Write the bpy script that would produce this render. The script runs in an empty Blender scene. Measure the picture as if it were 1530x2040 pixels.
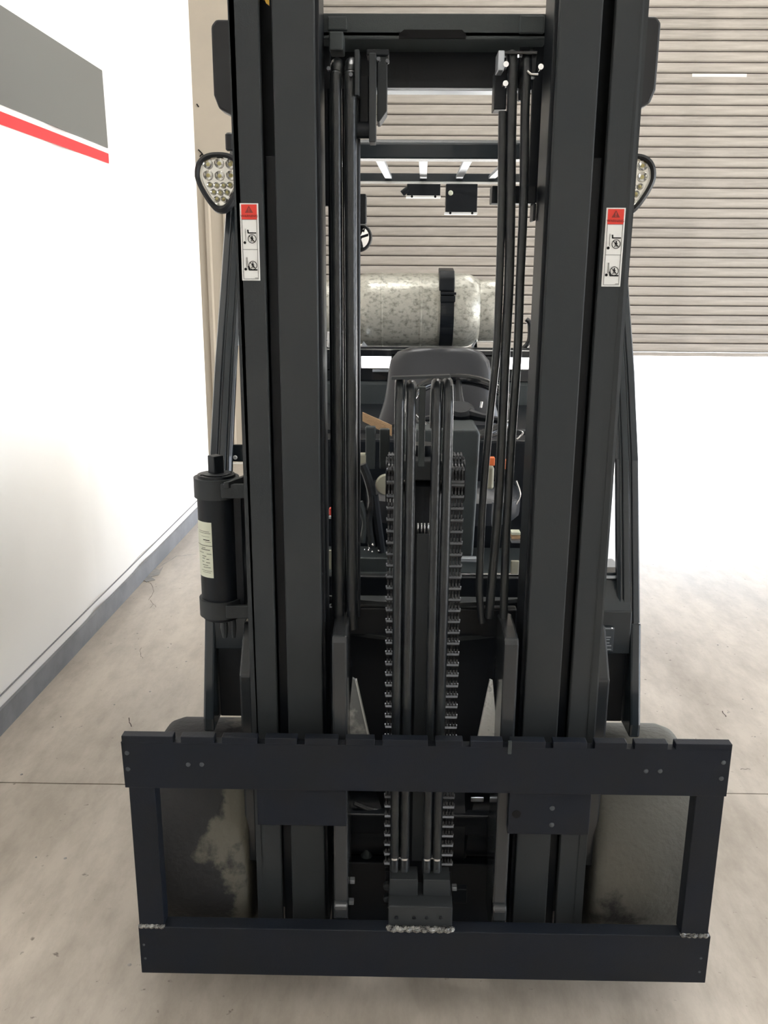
import bpy, bmesh, math, random
from mathutils import Vector, Matrix
random.seed(7)
C = bpy.context.scene.collection
SC = bpy.context.scene

# ---------------------------------------------------------------- camera
CAM = Vector((-0.069875, -1.7695, 1.73025))
PITCH, YAW, ROLL, FPX = .2602388, .014573, .0068683, 1760.0
fw = Vector((-math.sin(YAW)*math.cos(PITCH), math.cos(YAW)*math.cos(PITCH), -math.sin(PITCH)))
r0 = Vector((math.cos(YAW), math.sin(YAW), 0)); u0 = r0.cross(fw)
rt = r0*math.cos(ROLL)+u0*math.sin(ROLL); up = u0*math.cos(ROLL)-r0*math.sin(ROLL)
cd = bpy.data.cameras.new('camera'); cam = bpy.data.objects.new('camera', cd); C.objects.link(cam)
cd.sensor_fit = 'HORIZONTAL'; cd.sensor_width = 36; cd.lens = 36*FPX/1530.0
cd.clip_start = .05; cd.clip_end = 300
cam.matrix_world = Matrix((
    (rt.x, up.x, -fw.x, CAM.x), (rt.y, up.y, -fw.y, CAM.y), (rt.z, up.z, -fw.z, CAM.z), (0, 0, 0, 1)))
SC.camera = cam

# ---------------------------------------------------------------- sky, sun, lamps, exposure
w = bpy.data.worlds.new('sky'); SC.world = w; w.use_nodes = True
bg = w.node_tree.nodes['Background']; bg.inputs[0].default_value = (.80, .88, 1, 1); bg.inputs[1].default_value = 7.5
sl = bpy.data.lights.new('sun', 'SUN'); sl.energy = 34; sl.angle = .01; sl.color = (1, .96, .9)
so = bpy.data.objects.new('sun', sl); C.objects.link(so); so.rotation_euler = (math.radians(-28), math.radians(18), 0)
SC.view_settings.view_transform = 'Standard'; SC.view_settings.look = 'None'
SC.view_settings.exposure = -0.08; SC.view_settings.gamma = 1.0; SC.view_settings.use_curve_mapping = False

def P(px, py, Y):
    """world (x, z) where the line of sight through a photo pixel meets the plane at depth Y"""
    d = fw+rt*((px-765)/FPX)-up*((py-1020)/FPX); t = (Y-CAM.y)/d.y
    q = CAM+d*t; return q.x, q.z
def PX(px, py, Y): return P(px, py, Y)[0]
def PZ(px, py, Y): return P(px, py, Y)[1]

# ---------------------------------------------------------------- materials
def mat(name, col, rough=.5, metal=0.0, noise=0, nscale=8, col2=None, bump=0, bscale=60, spec=.5, coat=0, trans=0, emit=None, estr=0, detail=6, lo=.4, hi=.62, stretch=None):
    m = bpy.data.materials.new(name); m.use_nodes = True; nt = m.node_tree; b = nt.nodes['Principled BSDF']
    b.inputs['Base Color'].default_value = (*col, 1); b.inputs['Roughness'].default_value = rough; b.inputs['Metallic'].default_value = metal
    b.inputs['Specular IOR Level'].default_value = spec; b.inputs['Coat Weight'].default_value = coat
    b.inputs['Transmission Weight'].default_value = trans
    if emit: b.inputs['Emission Color'].default_value = (*emit, 1); b.inputs['Emission Strength'].default_value = estr
    tc = nt.nodes.new('ShaderNodeTexCoord')
    vec = tc.outputs['Object']
    if stretch:
        mp = nt.nodes.new('ShaderNodeMapping'); mp.inputs['Scale'].default_value = stretch
        nt.links.new(vec, mp.inputs[0]); vec = mp.outputs[0]
    if col2:
        n = nt.nodes.new('ShaderNodeTexNoise'); n.inputs['Scale'].default_value = nscale; n.inputs['Detail'].default_value = detail
        n.inputs['Roughness'].default_value = .6
        nt.links.new(vec, n.inputs['Vector'])
        r = nt.nodes.new('ShaderNodeValToRGB'); r.color_ramp.elements[0].position = lo; r.color_ramp.elements[1].position = hi
        r.color_ramp.elements[0].color = (*col, 1); r.color_ramp.elements[1].color = (*col2, 1)
        nt.links.new(n.outputs[0], r.inputs[0]); nt.links.new(r.outputs[0], b.inputs['Base Color'])
    if bump:
        n2 = nt.nodes.new('ShaderNodeTexNoise'); n2.inputs['Scale'].default_value = bscale; n2.inputs['Detail'].default_value = 4
        nt.links.new(tc.outputs['Object'], n2.inputs['Vector'])
        bp = nt.nodes.new('ShaderNodeBump'); bp.inputs['Strength'].default_value = bump; bp.inputs['Distance'].default_value = .01
        nt.links.new(n2.outputs[0], bp.inputs['Height']); nt.links.new(bp.outputs[0], b.inputs['Normal'])
    return m
M = {}
M['mast'] = mat('mast_paint', (.026, .030, .033), .46, bump=.06, bscale=420, col2=(.031, .034, .036), nscale=3, spec=.24)
M['mast_gloss'] = mat('mast_paint_glossy', (.026, .029, .032), .20, spec=.5)
M['carriage'] = mat('carriage_paint', (.0080, .0110, .0180), .48, bump=.08, bscale=300, col2=(.0095, .0115, .0155), nscale=6, spec=.22)
M['black'] = mat('black_paint', (.007, .009, .012), .40, bump=.04, bscale=200, spec=.24)
M['gloss'] = mat('gloss_black', (.010, .012, .015), .16, coat=.3, spec=.4)
M['pillar'] = mat('pillar_paint', (.016, .022, .027), .25, coat=.25, spec=.4)
M['rubber'] = mat('hose_rubber', (.010, .012, .015), .30, bump=.12, bscale=120, col2=(.020, .023, .024), nscale=20, spec=.45)
M['bezel'] = mat('bezel_rubber', (.014, .015, .017), .45, spec=.35)
M['seat'] = mat('seat_vinyl', (.022, .024, .029), .34, bump=.06, bscale=350, spec=.6)
M['dash'] = mat('dash_plastic', (.045, .054, .056), .5, bump=.15, bscale=400, spec=.35)
M['chain'] = mat('chain_steel', (.016, .017, .020), .34, metal=.3, spec=.4)
M['pin'] = mat('pin_steel', (.10, .105, .115), .34, metal=.9)
M['chrome'] = mat('chrome', (.75, .76, .78), .12, metal=1)
M['weld'] = mat('weld_bead', (.13, .13, .13), .25, metal=.7, bump=.9, bscale=90, col2=(.4, .4, .38), nscale=60)
M['tank'] = mat('tank_aluminium', (.20, .195, .16), .38, metal=.4, bump=.25, bscale=40, col2=(.52, .51, .45), nscale=60, lo=.30, hi=.52, detail=15, stretch=(.8, 1, 1))
M['gusset'] = mat('bare_steel', (.25, .25, .24), .45, bump=.5, bscale=60, col2=(.80, .80, .77), nscale=26, lo=.33, hi=.43)
M['gusset_dull'] = mat('bare_steel_dull', (.55, .55, .53), .45, bump=.5, bscale=60, col2=(.26, .27, .27), nscale=14, lo=.36, hi=.46)
M['tire'] = mat('tire_rubber', (.010, .010, .011), .75, bump=.3, bscale=60, col2=(.085, .080, .062), nscale=7, lo=.52, hi=.60, detail=9)
def tire_mask(m, x0, k):
    nt = m.node_tree; n = [a for a in nt.nodes if a.type == 'TEX_NOISE' and a.inputs['Scale'].default_value == 7][0]; r = [a for a in nt.nodes if a.type == 'VALTORGB'][0]
    tc = [a for a in nt.nodes if a.type == 'TEX_COORD'][0]; sp = nt.nodes.new('ShaderNodeSeparateXYZ'); nt.links.new(tc.outputs['Object'], sp.inputs[0])
    a = nt.nodes.new('ShaderNodeMath'); a.operation = 'MULTIPLY_ADD'; a.inputs[1].default_value = k; a.inputs[2].default_value = -x0*k; nt.links.new(sp.outputs[0], a.inputs[0])
    b = nt.nodes.new('ShaderNodeMath'); b.operation = 'ADD'; nt.links.new(a.outputs[0], b.inputs[0]); nt.links.new(n.outputs[0], b.inputs[1]); nt.links.new(b.outputs[0], r.inputs[0])
tire_mask(M['tire'], -.515, 2.2)
M['tire_dust'] = mat('tire_rubber_dusty', (.082, .079, .067), .8, bump=.3, bscale=60, col2=(.012, .012, .012), nscale=4.5, lo=.60, hi=.68, detail=8)
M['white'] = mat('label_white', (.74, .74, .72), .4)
M['cream'] = mat('label_cream', (.60, .62, .50), .5)
M['red'] = mat('label_red', (.66, .035, .02), .4)
M['ink'] = mat('label_ink', (.006, .006, .007), .6, spec=.15)
M['brown'] = mat('label_dark_red', (.22, .02, .015), .5)
M['yellow'] = mat('label_yellow', (.85, .50, .03), .4)
M['tan'] = mat('tan_webbing', (.48, .31, .17), .7, bump=.4, bscale=250)
M['orange'] = mat('orange_plastic', (.85, .20, .06), .45)
M['redpl'] = mat('red_plastic', (.70, .05, .03), .35)
M['beigepl'] = mat('beige_plastic', (.36, .35, .27), .5)
M['led'] = mat('led_cup', (.55, .54, .50), .12, metal=1)
M['ledchip'] = mat('led_chip', (.75, .65, .20), .4)
M['lens'] = mat('lens_glass', (1, 1, 1), .02, trans=1.0)
M['mirror'] = mat('mirror_glass', (.9, .9, .9), .03, metal=1)
M['silver'] = mat('silver_paint', (.45, .48, .52), .3, metal=.6)
M['plate'] = mat('data_plate', (.06, .07, .08), .35, metal=.3)

def wallmat():
    return mat('wall_white', (.88, .86, .82), .5, col2=(.90, .88, .845), nscale=1.2)
M['wall'] = wallmat()
M['wallgrey'] = mat('wall_grey_band', (.135, .135, .125), .5)
M['wallred'] = mat('wall_red_band', (.70, .035, .04), .5)
M['beige'] = mat('beige_wall', (.50, .44, .355), .6, col2=(.46, .405, .33), nscale=2)
M['beigerib'] = mat('beige_sheet_metal', (.50, .44, .355), .45)
M['baseboard'] = mat('baseboard_grey', (.155, .158, .168), .5, col2=(.21, .213, .225), nscale=5)
M['ceiling'] = mat('ceiling_white', (.6, .6, .58), .8)
M['slat'] = mat('door_slat', (.25, .228, .201), .5, col2=(.335, .306, .272), nscale=2.2, stretch=(1.0, 1, 14), bump=.15, bscale=30, lo=.35, hi=.65)
M['slat_b'] = mat('door_slat_darker', (.225, .205, .182), .5, col2=(.305, .278, .248), nscale=2.6, stretch=(1.2, 1, 14), bump=.15, bscale=30, lo=.35, hi=.65)
M['tape'] = mat('tape', (.56, .53, .49), .5)
M['joint'] = mat('door_joint', (.05, .035, .03), .8)
M['lampw'] = mat('lamp_tube', (.9, .9, .9), .5, emit=(1, .97, .92), estr=9)

def floormat():
    m = bpy.data.materials.new('concrete'); m.use_nodes = True; nt = m.node_tree; b = nt.nodes['Principled BSDF']; L = nt.links.new
    tc = nt.nodes.new('ShaderNodeTexCoord'); mp = nt.nodes.new('ShaderNodeMapping'); mp.inputs['Scale'].default_value = (1.4, .5, 1)
    L(tc.outputs['Object'], mp.inputs[0])
    n = nt.nodes.new('ShaderNodeTexNoise'); n.inputs['Scale'].default_value = 1.6; n.inputs['Detail'].default_value = 9; n.inputs['Roughness'].default_value = .62
    L(mp.outputs[0], n.inputs['Vector'])
    r = nt.nodes.new('ShaderNodeValToRGB'); e = r.color_ramp.elements
    e[0].position = .30; e[0].color = (.32, .284, .240, 1); e[1].position = .70; e[1].color = (.52, .466, .40, 1)
    L(n.outputs[0], r.inputs[0])
    v = nt.nodes.new('ShaderNodeTexNoise'); v.inputs['Scale'].default_value = 34; v.inputs['Detail'].default_value = 3
    L(tc.outputs['Object'], v.inputs['Vector'])
    r2 = nt.nodes.new('ShaderNodeValToRGB'); e = r2.color_ramp.elements; e[0].position = .24; e[0].color = (.35, .33, .32, 1); e[1].position = .31; e[1].color = (1, 1, 1, 1)
    L(v.outputs[0], r2.inputs[0])
    mx = nt.nodes.new('ShaderNodeMix'); mx.data_type = 'RGBA'; mx.blend_type = 'MULTIPLY'; mx.inputs[0].default_value = 1
    n3 = nt.nodes.new('ShaderNodeTexNoise'); n3.inputs['Scale'].default_value = 9; n3.inputs['Detail'].default_value = 8; n3.inputs['Roughness'].default_value = .7
    L(mp.outputs[0], n3.inputs['Vector'])
    r3 = nt.nodes.new('ShaderNodeValToRGB'); e = r3.color_ramp.elements; e[0].position = .32; e[0].color = (.80, .78, .76, 1); e[1].position = .6; e[1].color = (1.04, 1.03, 1.02, 1)
    L(n3.outputs[0], r3.inputs[0])
    mx3 = nt.nodes.new('ShaderNodeMix'); mx3.data_type = 'RGBA'; mx3.blend_type = 'MULTIPLY'; mx3.inputs[0].default_value = 1
    L(r.outputs[0], mx3.inputs[6]); L(r3.outputs[0], mx3.inputs[7])
    L(mx3.outputs[2], mx.inputs[6]); L(r2.outputs[0], mx.inputs[7]); L(mx.outputs[2], b.inputs['Base Color'])
    rr = nt.nodes.new('ShaderNodeMapRange'); rr.inputs[1].default_value = .3; rr.inputs[2].default_value = .7; rr.inputs[3].default_value = .28; rr.inputs[4].default_value = .42
    L(n.outputs[0], rr.inputs[0]); L(rr.outputs[0], b.inputs['Roughness'])
    bp = nt.nodes.new('ShaderNodeBump'); bp.inputs['Strength'].default_value = .12; bp.inputs['Distance'].default_value = .004
    L(v.outputs[0], bp.inputs['Height']); L(bp.outputs[0], b.inputs['Normal'])
    return m
M['floor'] = floormat()
M['stain'] = mat('floor_grey_patch', (.22, .22, .22), .6, col2=(.35, .33, .30), nscale=9)
M['pave'] = mat('outdoor_concrete', (.62, .61, .58), .8, col2=(.70, .69, .66), nscale=2)

# ---------------------------------------------------------------- mesh helpers
class MB:
    def __init__(s): s.v = []; s.f = []; s.mi = []; s.sm = []; s.cur = 0
    def add(s, vs, fs, smooth=False):
        o = len(s.v); s.v += [tuple(a) for a in vs]
        for f in fs: s.f.append([i+o for i in f]); s.mi.append(s.cur); s.sm.append(smooth)
        return s
    def box(s, x0, x1, y0, y1, z0, z1):
        if x0 > x1: x0, x1 = x1, x0
        if y0 > y1: y0, y1 = y1, y0
        if z0 > z1: z0, z1 = z1, z0
        return s.add([(x0, y0, z0), (x1, y0, z0), (x1, y1, z0), (x0, y1, z0), (x0, y0, z1), (x1, y0, z1), (x1, y1, z1), (x0, y1, z1)],
                     [(0, 3, 2, 1), (4, 5, 6, 7), (0, 1, 5, 4), (1, 2, 6, 5), (2, 3, 7, 6), (3, 0, 4, 7)])
    def hexa(s, b, t):  # 4 bottom, 4 top points (ccw from above)
        return s.add(list(b)+list(t), [(0, 3, 2, 1), (4, 5, 6, 7), (0, 1, 5, 4), (1, 2, 6, 5), (2, 3, 7, 6), (3, 0, 4, 7)])
    def prism(s, poly, axis, a, b, smooth=False):
        """poly 2D in the other two axes, extruded from a to b along axis"""
        def mk(p, t):
            if axis == 'x': return (t, p[0], p[1])
            if axis == 'y': return (p[0], t, p[1])
            return (p[0], p[1], t)
        n = len(poly); vs = [mk(p, a) for p in poly]+[mk(p, b) for p in poly]
        s.add(vs, [tuple(range(n-1, -1, -1)), tuple(range(n, 2*n))], False)
        s.add(vs, [(i, (i+1) % n, (i+1) % n+n, i+n) for i in range(n)], smooth)
        return s
    def tube(s, pts, r, n=12, caps=True, rs=None):
        pts = [Vector(p) for p in pts]; rings = []; prev = None
        for i, p in enumerate(pts):
            t = (pts[min(i+1, len(pts)-1)]-pts[max(i-1, 0)]).normalized()
            if prev is None:
                a = Vector((1, 0, 0)) if abs(t.x) < .8 else Vector((0, 1, 0)); nn = (a-t*a.dot(t)).normalized()
            else: nn = (prev-t*prev.dot(t)).normalized()
            prev = nn; bb = t.cross(nn); rr = rs[i] if rs else r
            rings.append([p+nn*(rr*math.cos(2*math.pi*k/n))+bb*(rr*math.sin(2*math.pi*k/n)) for k in range(n)])
        vs = [v for rg in rings for v in rg]; fs = []
        for i in range(len(rings)-1):
            for k in range(n): fs.append((i*n+k, i*n+(k+1) % n, (i+1)*n+(k+1) % n, (i+1)*n+k))
        s.add(vs, fs, True)
        if caps:
            s.add(rings[0], [tuple(range(n-1, -1, -1))]); s.add(rings[-1], [tuple(range(n))])
        return s
    def cyl(s, p, q, r, n=24): return s.tube([p, q], r, n)
    def lathe(s, prof, c, axis, n=40):
        """prof: list of (t along axis, radius)"""
        rings = []
        for t, r in prof:
            rg = []
            for k in range(n):
                a = 2*math.pi*k/n; u, v = r*math.cos(a), r*math.sin(a)
                rg.append((c[0]+t, c[1]+u, c[2]+v) if axis == 'x' else (c[0]+u, c[1]+t, c[2]+v) if axis == 'y' else (c[0]+u, c[1]+v, c[2]+t))
            rings.append(rg)
        vs = [v for rg in rings for v in rg]; fs = []
        for i in range(len(rings)-1):
            for k in range(n): fs.append((i*n+k, i*n+(k+1) % n, (i+1)*n+(k+1) % n, (i+1)*n+k))
        fs += [tuple(range(n-1, -1, -1)), tuple(range((len(rings)-1)*n, len(rings)*n))]
        return s.add(vs, fs, True)
    def loft(s, rings, smooth=True):
        n = len(rings[0]); vs = [v for r in rings for v in r]; fs = []
        for i in range(len(rings)-1):
            for k in range(n): fs.append((i*n+k, i*n+(k+1) % n, (i+1)*n+(k+1) % n, (i+1)*n+k))
        fs += [tuple(range(n-1, -1, -1)), tuple(range((len(rings)-1)*n, len(rings)*n))]
        return s.add(vs, fs, smooth)
    def build(s, name, m, parent=None, bevel=0, kind=None, seg=2):
        me = bpy.data.meshes.new(name); me.from_pydata(s.v, [], s.f)
        ms = m if isinstance(m, (list, tuple)) else [m]
        for a in ms: me.materials.append(M[a])
        for p, mi, sm in zip(me.polygons, s.mi, s.sm): p.material_index = min(mi, len(ms)-1); p.use_smooth = sm
        bm = bmesh.new(); bm.from_mesh(me); bmesh.ops.remove_doubles(bm, verts=bm.verts, dist=1e-6)
        bmesh.ops.recalc_face_normals(bm, faces=bm.faces)
        for e in bm.edges:
            if len(e.link_faces) == 2 and e.calc_face_angle(0) > .7: e.smooth = False
        bm.to_mesh(me); bm.free()
        o = bpy.data.objects.new(name, me); C.objects.link(o)
        if bevel:
            md = o.modifiers.new('bevel', 'BEVEL'); md.width = bevel; md.segments = seg; md.limit_method = 'ANGLE'; md.angle_limit = .6; md.harden_normals = False
        if parent: o.parent = parent
        if kind: o['kind'] = kind
        return o
def tag(o, label, cat=None, group=None):
    o['label'] = label
    if cat: o['category'] = cat
    if group: o['group'] = group
    return o
def empty(name, loc, label, cat):
    o = bpy.data.objects.new(name, None); C.objects.link(o); o.location = loc; o.empty_display_size = .1
    o['label'] = label; o['category'] = cat; return o
def text(name, body, size, loc, rot, m, parent, depth=.0004, sx=1):
    cu = bpy.data.curves.new(name, 'FONT'); cu.body = body; cu.size = size; cu.extrude = depth; cu.align_x = 'CENTER'; cu.align_y = 'CENTER'
    t = bpy.data.objects.new(name, cu); C.objects.link(t)
    bpy.context.view_layer.update()
    me = bpy.data.meshes.new_from_object(t); bpy.data.objects.remove(t)
    me.materials.clear(); me.materials.append(M[m])
    o = bpy.data.objects.new(name, me); C.objects.link(o); o.location = loc; o.rotation_euler = rot; o.scale = (sx, 1, 1); o.parent = parent
    return o

# ================================================================ SETTING
WX = lambda Y: -1.643+.0267*Y          # face of the left wall
WY0, WY1 = -6.0, 4.85
FY = 6.5                               # plane of the shutter and the far wall
JY = .97                               # sawn joint in the floor

fl = MB().box(-6, 6, -8.5, 6.6, -.30, -.02).build('floor', 'floor', kind='structure')
tag(fl, 'pale worn concrete warehouse floor with a sawn joint')
for (y0, y1) in ((-8.5, JY-.003), (JY+.003, 6.44)):
    MB().box(-6, 6, y0, y1, -.02, 0).build('slab', 'floor', fl)
pv = MB().box(-40, 40, 6.6, 80, -.30, -.012).box(6.15, 40, -30, 6.6, -.30, -.012).build('pavement', 'pave', kind='structure')
tag(pv, 'sunlit concrete pavement outside the open shutter')
MB().box(-6, 6, 6.455, 6.66, -.02, -.001).build('threshold', 'pave', fl)

# left wall, slightly yawed, with soft dents in the sheet
m = MB(); ny = 140; nz = 2
zs = [0, 1.2, 2.6, 5.6]
cols = []
for i in range(ny+1):
    Y = WY0+(WY1-WY0)*i/ny
    d = -.014*math.exp(-((Y-2.42)/.10)**2)-.010*math.exp(-((Y-3.15)/.12)**2)-.008*math.exp(-((Y-.6)/.16)**2)
    cols.append([(WX(Y)+d, Y, z) for z in zs])
vs = [p for c in cols for p in c]; n4 = len(zs)
m.add(vs, [(i*n4+k, i*n4+k+1, (i+1)*n4+k+1, (i+1)*n4+k) for i in range(ny) for k in range(n4-1)], True)
m.hexa([(WX(WY0)-.16, WY0, 0), (WX(WY0)-.012, WY0, 0), (WX(WY1)-.012, WY1, 0), (WX(WY1)-.16, WY1, 0)],
       [(WX(WY0)-.16, WY0, 5.6), (WX(WY0)-.012, WY0, 5.6), (WX(WY1)-.012, WY1, 5.6), (WX(WY1)-.16, WY1, 5.6)])
m.box(WX(WY1)-.16, WX(WY1), WY1-.002, WY1+.012, 0, 5.6)
wl = m.build('wall_left', 'wall', kind='structure'); tag(wl, 'white painted wall with a grey and a red painted band')
def wallhit(px, py):
    d = fw+rt*((px-765)/FPX)-up*((py-1020)/FPX)
    t = (-1.643+.0267*CAM.y-CAM.x)/(d.x-.0267*d.y); return CAM+d*t
g1, g2 = wallhit(201, 137.7), wallhit(213, 292.5); g3 = wallhit(0, 14.4); g4 = wallhit(0, 211.7)
q1, q2 = wallhit(214, 306), wallhit(215, 325.6)
def band(name, ya, ytop, zt, zb, m_, x=.006):
    yl = -3.0
    o = MB().add([(WX(yl)+x, yl, zb), (WX(ya)+x, ya, zb), (WX(ytop)+x, ytop, zt), (WX(yl)+x, yl, zt),
                  (WX(yl)+.001, yl, zb), (WX(ya)+.001, ya, zb), (WX(ytop)+.001, ytop, zt), (WX(yl)+.001, yl, zt)],
                 [(0, 1, 2, 3), (7, 6, 5, 4), (0, 4, 5, 1), (1, 5, 6, 2), (2, 6, 7, 3), (3, 7, 4, 0)]).build(name, m_, wl); return o
tag(band('painted_band', g2.y, g1.y, (g1.z+g3.z)/2, (g2.z+g4.z)/2, 'wallgrey'), 'wide dark grey painted band')
tag(band('painted_band', q2.y, q1.y, q1.z, q2.z, 'wallred'), 'narrow red painted band below the grey one')
def alongwall(name, off, th, z0, z1, m_, parent=None, kind=None):
    a, b = WY0, WY1
    return MB().hexa([(WX(a)+off, a, z0), (WX(a)+off+th, a, z0), (WX(b)+off+th, b, z0), (WX(b)+off, b, z0)],
                     [(WX(a)+off, a, z1), (WX(a)+off+th, a, z1), (WX(b)+off+th, b, z1), (WX(b)+off, b, z1)]).build(name, m_, parent, kind=kind)
bb = alongwall('baseboard_left', .001, .014, 0, .098, 'baseboard', kind='structure'); tag(bb, 'grey base strip along the white wall')
t1 = alongwall('trim_1', .001, .004, .142, .147, 'baseboard', kind='structure'); tag(t1, 'thin dark line above the grey base strip')

# far wall: plain beige above, ribbed sheet metal below
JX = -1.02
bw = MB().box(-6, JX, FY, FY+.15, 2.56, 6.0).box(-6, JX, FY+.03, FY+.15, 0, 2.56).box(JX, 6, FY+.02, FY+.15, 4.7, 6.0).box(5.4, 6, FY, FY+.15, 0, 4.7).build('wall_far', 'beige', kind='structure')
tag(bw, 'beige far wall beside the roller shutter')
m = MB(); x = -4.0; prof = []
while x < JX-.1:
    prof += [(x, 0), (x+.10, 0), (x+.115, -.022), (x+.145, -.022), (x+.16, 0)]; x += .16
for i in range(len(prof)-1):
    a, b = prof[i], prof[i+1]
    m.add([(a[0], FY+.025+a[1], 0), (b[0], FY+.025+b[1], 0), (b[0], FY+.025+b[1], 2.55), (a[0], FY+.025+a[1], 2.55)], [(0, 1, 2, 3)])
m.build('ribbed_sheet', 'beigerib', bw)
MB().box(-4, JX, FY-.012, FY+.02, 2.55, 2.575).build('flashing', 'beigerib', bw)
# pipe hooks and scuffs on the far wall
for (a, b, c, d_) in ((395, 298, 403, 306), (403, 306, 410, 322), (403, 306, 398, 312), (392, 207, 396, 213)):
    p, q = P(a, b, FY-.005), P(c, d_, FY-.005)
    MB().tube([(p[0], FY-.006, p[1]), (q[0], FY-.006, q[1])], .005, 6).build('hook', 'ink', bw)
m = MB(); pts = []
for k in range(9):
    a, b = 378+k*3.2, 345-26*math.sin(k/8*1.9)
    p = P(a, b, FY-.01); pts.append((p[0], FY-.008, p[1]))
m.tube(pts, .004, 6).build('wire', 'silver', bw)

# roller shutter, every slat its own piece
dr = MB().box(JX-.10, JX+.02, FY-.06, FY+.02, 0, 4.7).box(5.30, 5.42, FY-.06, FY+.02, 0, 4.7).box(JX-.1, 5.42, FY-.30, FY+.02, 4.55, 4.95).box(JX, 5.32, FY+.012, FY+.016, 1.08, 4.6).build('door_1', 'joint', kind='structure')
tag(dr, 'beige slatted roller shutter raised about a metre above the floor')
PITCH_S = .0838; zb = 1.079; DL, DR = JX+.02, 5.32
me = {}
for v in ('slat', 'slat_b'):
    mm = MB(); h = PITCH_S-.008
    mm.prism([(0.0, 0), (-.011, .010), (-.014, h*.5), (-.012, h*.85), (-.004, h), (.008, h), (.008, 0)], 'x', DL, DR)
    o = mm.build('slat', v, dr); o.location = (0, FY, zb); me[v] = o
k = 1
me['slat_b'].location.z = zb+PITCH_S
for k in range(2, 42):
    v = 'slat' if random.random() < .6 else 'slat_b'
    o = me[v].copy(); C.objects.link(o); o.parent = dr; o.location = (0, FY+random.uniform(-.001, .001), zb+PITCH_S*k)
MB().box(DL, DR, FY-.022, FY+.012, 1.043, 1.076).build('bottom_bar', 'slat_b', dr, bevel=.004)
a, b = P(1379, 150, FY-.02), P(1488, 150, FY-.02)
MB().box(a[0], b[0], FY-.017, FY-.0135, a[1]-.012, a[1]+.014).build('tape_strip', 'tape', dr)

# rest of the room
tag(MB().box(6, 6.15, -8.6, -3.4, 0, 6).box(6, 6.15, 4.4, 6.6, 0, 6).box(6, 6.15, -3.4, 4.4, 3.2, 6).build('wall_right', 'wall', kind='structure'), 'white wall on the far right with an unseen opening added for side daylight')  # opening out of view, added to let in side daylight
tag(MB().box(-6, 6, -8.65, -8.5, 0, 6).build('wall_near', 'wall', kind='structure'), 'white wall behind the viewer')
tag(MB().box(-6.15, -6, -8.6, 6.6, 0, 6).build('wall_side', 'wall', kind='structure'), 'wall beyond the partition')
tag(MB().box(-6.2, 6.2, -8.7, 6.7, 6.0, 6.12).build('ceiling', 'ceiling', kind='structure'), 'white ceiling')
n = 0
for yy in (-6.4, 1.6, 4.7):
    for xx in ((-3.6, 1.6, 4.7) if yy > 4 else (-.1, 4.7)):
        n += 1
        t = empty('ceiling_light', (xx, yy, 5.6), 'white ceiling light hanging under the roof', 'light'); t['group'] = 'ceiling lights'
        h = MB().box(-.62, .62, -.18, .18, 0, .05).build('housing', 'white', t)
        d_ = MB().box(-.6, .6, -.16, .16, -.012, -.001).build('diffuser', 'lampw', t)
        ld = bpy.data.lights.new('lamp', 'AREA'); ld.shape = 'RECTANGLE'; ld.size = 1.2; ld.size_y = .32; ld.energy = 38 if (xx > 4 and yy < 4) else 55; ld.color = (1, .98, .945)
        lo = bpy.data.objects.new('lamp', ld); C.objects.link(lo); lo.parent = t; lo.location = (0, 0, -.02)

# floor marks by the base strip
def onfloor(px, py):
    d = fw+rt*((px-765)/FPX)-up*((py-1020)/FPX); t = -CAM.z/d.z; q = CAM+d*t; return q.x, q.y
def crack(pts, wd, m_='joint'):
    q = [onfloor(a, b) for a, b in pts]; q2 = []
    for i in range(len(q)-1):
        for k in range(4):
            t = k/4; q2.append((q[i][0]+(q[i+1][0]-q[i][0])*t+random.uniform(-.004, .004), q[i][1]+(q[i+1][1]-q[i][1])*t+random.uniform(-.006, .006)))
    q2.append(q[-1]); m = MB()
    for i in range(len(q2)-1):
        a, b = Vector(q2[i]), Vector(q2[i+1]); n = (b-a).normalized(); n = Vector((-n.y, n.x))*wd*random.uniform(.5, 1)
        m.add([(a.x-n.x, a.y-n.y, .0006), (a.x+n.x, a.y+n.y, .0006), (b.x+n.x, b.y+n.y, .0006), (b.x-n.x, b.y-n.y, .0006)], [(0, 1, 2, 3)])
    m.build('crack', m_, fl)
m = MB(); cxy = [onfloor(a, b) for a, b in ((281, 1155), (300, 1132), (318, 1136), (325, 1130), (316, 1146), (300, 1150), (309, 1156), (292, 1160))]
m.prism(cxy, 'z', .0004, .004); m.build('crumbled_patch', 'stain', fl)
crack([(300, 1140), (330, 1122), (352, 1108), (392, 1104)], .004, 'stain')
crack([(290, 1158), (303, 1163), (308, 1178), (296, 1196)], .0015)
crack([(300, 1196), (311, 1210)], .0012); crack([(306, 1204), (298, 1212)], .0010)
crack([(258, 1430), (262, 1448)], .002); crack([(281, 1290), (279, 1305), (284, 1312)], .0010)
for (a, b) in ((228, 1404), (371, 1318), (299, 1378), (352, 1330), (335, 1290), (121, 1428), (274, 1262), (43, 1543), (72, 1708), (130, 1710), (258, 1922), (1430, 1285), (1498, 1412), (1480, 1393), (1450, 1420), (1504, 1468)):
    x_, y_ = onfloor(a, b); r_ = random.uniform(.003, .006); MB().lathe([(0, r_), (.002, r_*.5)], (x_, y_, .0002), 'z', 6).build('grit', 'stain', fl)
crack([(1438, 1417), (1446, 1428)], .003); crack([(1476, 1533), (1495, 1533)], .0016)

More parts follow.
